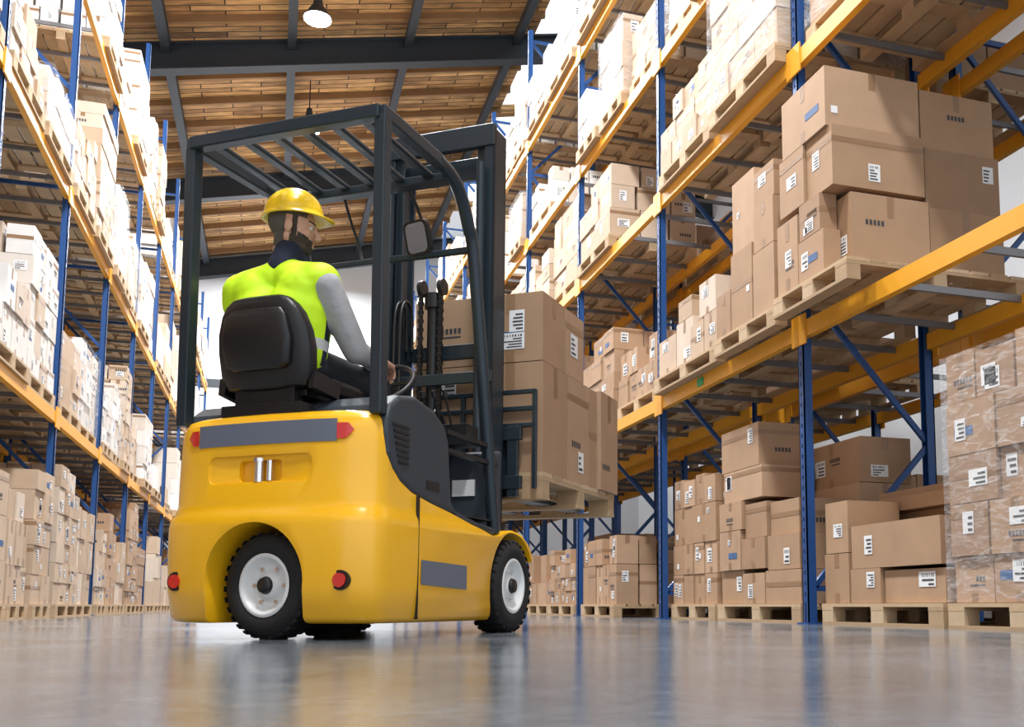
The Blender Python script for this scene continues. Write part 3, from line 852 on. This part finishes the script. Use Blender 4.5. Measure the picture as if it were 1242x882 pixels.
HM=Matrix.Translation(P(.205,-.095,1.745))@Matrix.Rotation(math.radians(-62),4,'Z')@Matrix.Rotation(math.radians(6),4,'Y')
b=MB()
ball(b,(-.012,0,.03),(.098,.077,.088),n=32); ball(b,(.022,0,-.03),(.068,.062,.085),n=32)
cone(b,(.045,-.02,-.092),(.045,.02,-.092),.030,.030); cone(b,(.07,0,-.088),(.055,0,-.08),.022,.03)
for s in (-1,1):
    cone(b,(-.01,s*.052,-.055),(.045,s*.03,-.088),.024,.026); ball(b,(.055,s*.038,-.028),(.028,.024,.026))
    cone(b,(.083,s*.012,.022),(.070,s*.045,.022),.012,.011)
    ball(b,(-.008,s*.077,-.012),(.018,.011,.030)); ball(b,(.102,s*.010,-.036),.009)
    cone(b,(.082,s*.022,.013),(.072,s*.042,.010),.008,.007); cone(b,(.080,s*.022,-.012),(.072,s*.040,-.012),.008,.007)
cone(b,(.086,0,.012),(.112,0,-.030),.009,.0115)
cone(b,(.086,-.016,-.060),(.086,.016,-.060),.008,.008); cone(b,(.084,-.014,-.070),(.084,.014,-.070),.009,.009)
cone(b,(-.02,0,-.04),(-.012,0,-.17),.054,.056)
hd=remesh(b,'head',.0026,4,DR,[M_SKIN,M_HAIR,M_HAIRG]); hd.matrix_local=HM
for p in hd.data.polygons:
    x,y,z_=p.center
    mi=0
    lipz=-.076<z_<-.056 and abs(y)<.018 and x>.078
    if z_<-.048 and x>.0 and not lipz and z_>-.130: mi=1
    if .03<x<.088 and z_<-.028-.40*(x-.03) and z_>-.130 and not lipz: mi=1
    if x>.088 and -.057<z_<-.047 and abs(y)<.022: mi=1
    if z_>-.06 and x<.026 and x>.004 and z_<.06 and abs(y)>.05 and not(abs(y)>.078): mi=1
    if x<-.022 and z_>-.100: mi=2
    if z_>.035 and x<.06: mi=2
    if .020<z_<.028 and x>.07 and abs(y)>.012: mi=1
    p.material_index=mi
b=MB()
for s in (-1,1): ball(b,(.0775,s*.031,.001),.0105)
eo=b.obj('eyes',[M_EYE],DR); eo.matrix_local=HM
b=MB()
for s in (-1,1): ball(b,(.0855,s*.031,.001),.0050)
eo=b.obj('irises',[M_IRIS],DR); eo.matrix_local=HM
HH=HM@Matrix.Translation((-.004,0,.042))@Matrix.Rotation(math.radians(-7),4,'Y')
b=MB(); n=48
rings=[]
for k in range(11):
    ph=math.radians(90*k/10); rings.append((math.cos(ph)**.75 if k<10 else 0.02,math.sin(ph)))
vs=[];fs=[]
def rad(t,extra=0):
    c_,s_=math.cos(t),math.sin(t)
    fx=max(0,c_)**3*.036
    return (.126+extra+ (fx if extra else 0))*c_, (.104+extra)*s_
for i in range(n):
    t=2*math.pi*i/n; x,y=rad(t,.009); vs.append((x,y,-.004-.008*max(0,math.cos(t))**2))
for i in range(n):
    t=2*math.pi*i/n; x,y=rad(t,.009); vs.append((x,y,.002-.008*max(0,math.cos(t))**2))
for (kr,kz) in rings:
    for i in range(n):
        t=2*math.pi*i/n; x,y=rad(t); vs.append((x*kr,y*kr,.004+kz*.122))
m=len(vs)//n
for k in range(m-1):
    for i in range(n):
        j=(i+1)%n; fs.append((k*n+i,k*n+j,(k+1)*n+j,(k+1)*n+i))
fs.append(tuple(range((m-1)*n,m*n)))
o0=len(vs)
for i in range(n):
    t=2*math.pi*i/n; x,y=rad(t); vs.append((x*.96,y*.96,-.002))
for i in range(n):
    j=(i+1)%n; fs.append((i,o0+i,o0+j,j))
vs.append((0,0,.10)); cI=len(vs)-1
for i in range(n):
    j=(i+1)%n; fs.append((o0+i,cI,o0+j))
b.add(vs,fs,0,None,True)
for yy in (-.03,0,.03):
    pts=[]
    for i in range(13):
        ph=math.radians(22+136*i/12); pts.append((math.cos(ph)*.117,yy*(.6+.4*math.sin(ph)),.006+math.sin(ph)*.120*(1 if yy==0 else .965)))
    b.tube(pts,.0075,8)
ho=b.obj('hard_hat',[M_HAT],DR); ho.matrix_local=HH

def hand(name,M,sd):
    b=MB()
    cone(b,(-.045,0,0),(.01,0,0),.026,.027)
    ys=[.030,.010,-.010,-.029]; L=[(.040,.026,.020),(.044,.029,.022),(.041,.027,.021),(.032,.021,.018)]
    bx=[.082,.086,.082,.074]
    for i in range(4):
        y=ys[i]*sd
        cone(b,(.005,y*.6,0),(bx[i],y,0.004),.017,.0125)
        p=Vector((bx[i],y,.004)); ang=-.35-.05*i; rr=.0098 if i<3 else .0085
        for q in range(3):
            d=Vector((math.cos(ang),0,math.sin(ang))); p2=p+d*L[i][q]; cone(b,p,p2,rr,rr*.93); p=p2; rr*=.93; ang-=.95-.1*q
    cone(b,(.012,sd*.02,-.006),(.045,sd*.042,-.022),.017,.0125); cone(b,(.045,sd*.042,-.022),(.074,sd*.038,-.038),.0115,.010); cone(b,(.074,sd*.038,-.038),(.094,sd*.028,-.046),.010,.0085)
    o=remesh(b,name,.0028,2,DR,[M_SKIN]); o.matrix_local=M
hand('right_hand',Matrix.Translation(P(.600,.112,1.232))@Matrix.Rotation(math.radians(12),4,'Z')@Matrix.Rotation(math.radians(8),4,'Y'),1)
hand('left_hand',Matrix.Translation(P(.592,-.175,1.228))@Matrix.Rotation(math.radians(-28),4,'Z')@Matrix.Rotation(math.radians(12),4,'Y'),-1)

# ------------------------------------------------------------------ world
w=bpy.data.worlds.new('world'); scene.world=w; w.use_nodes=True
bg=w.node_tree.nodes['Background']; bg.inputs[0].default_value=(.90,.95,1,1); bg.inputs[1].default_value=1.35
scene.view_settings.view_transform='Standard'
scene.view_settings.exposure=0.0
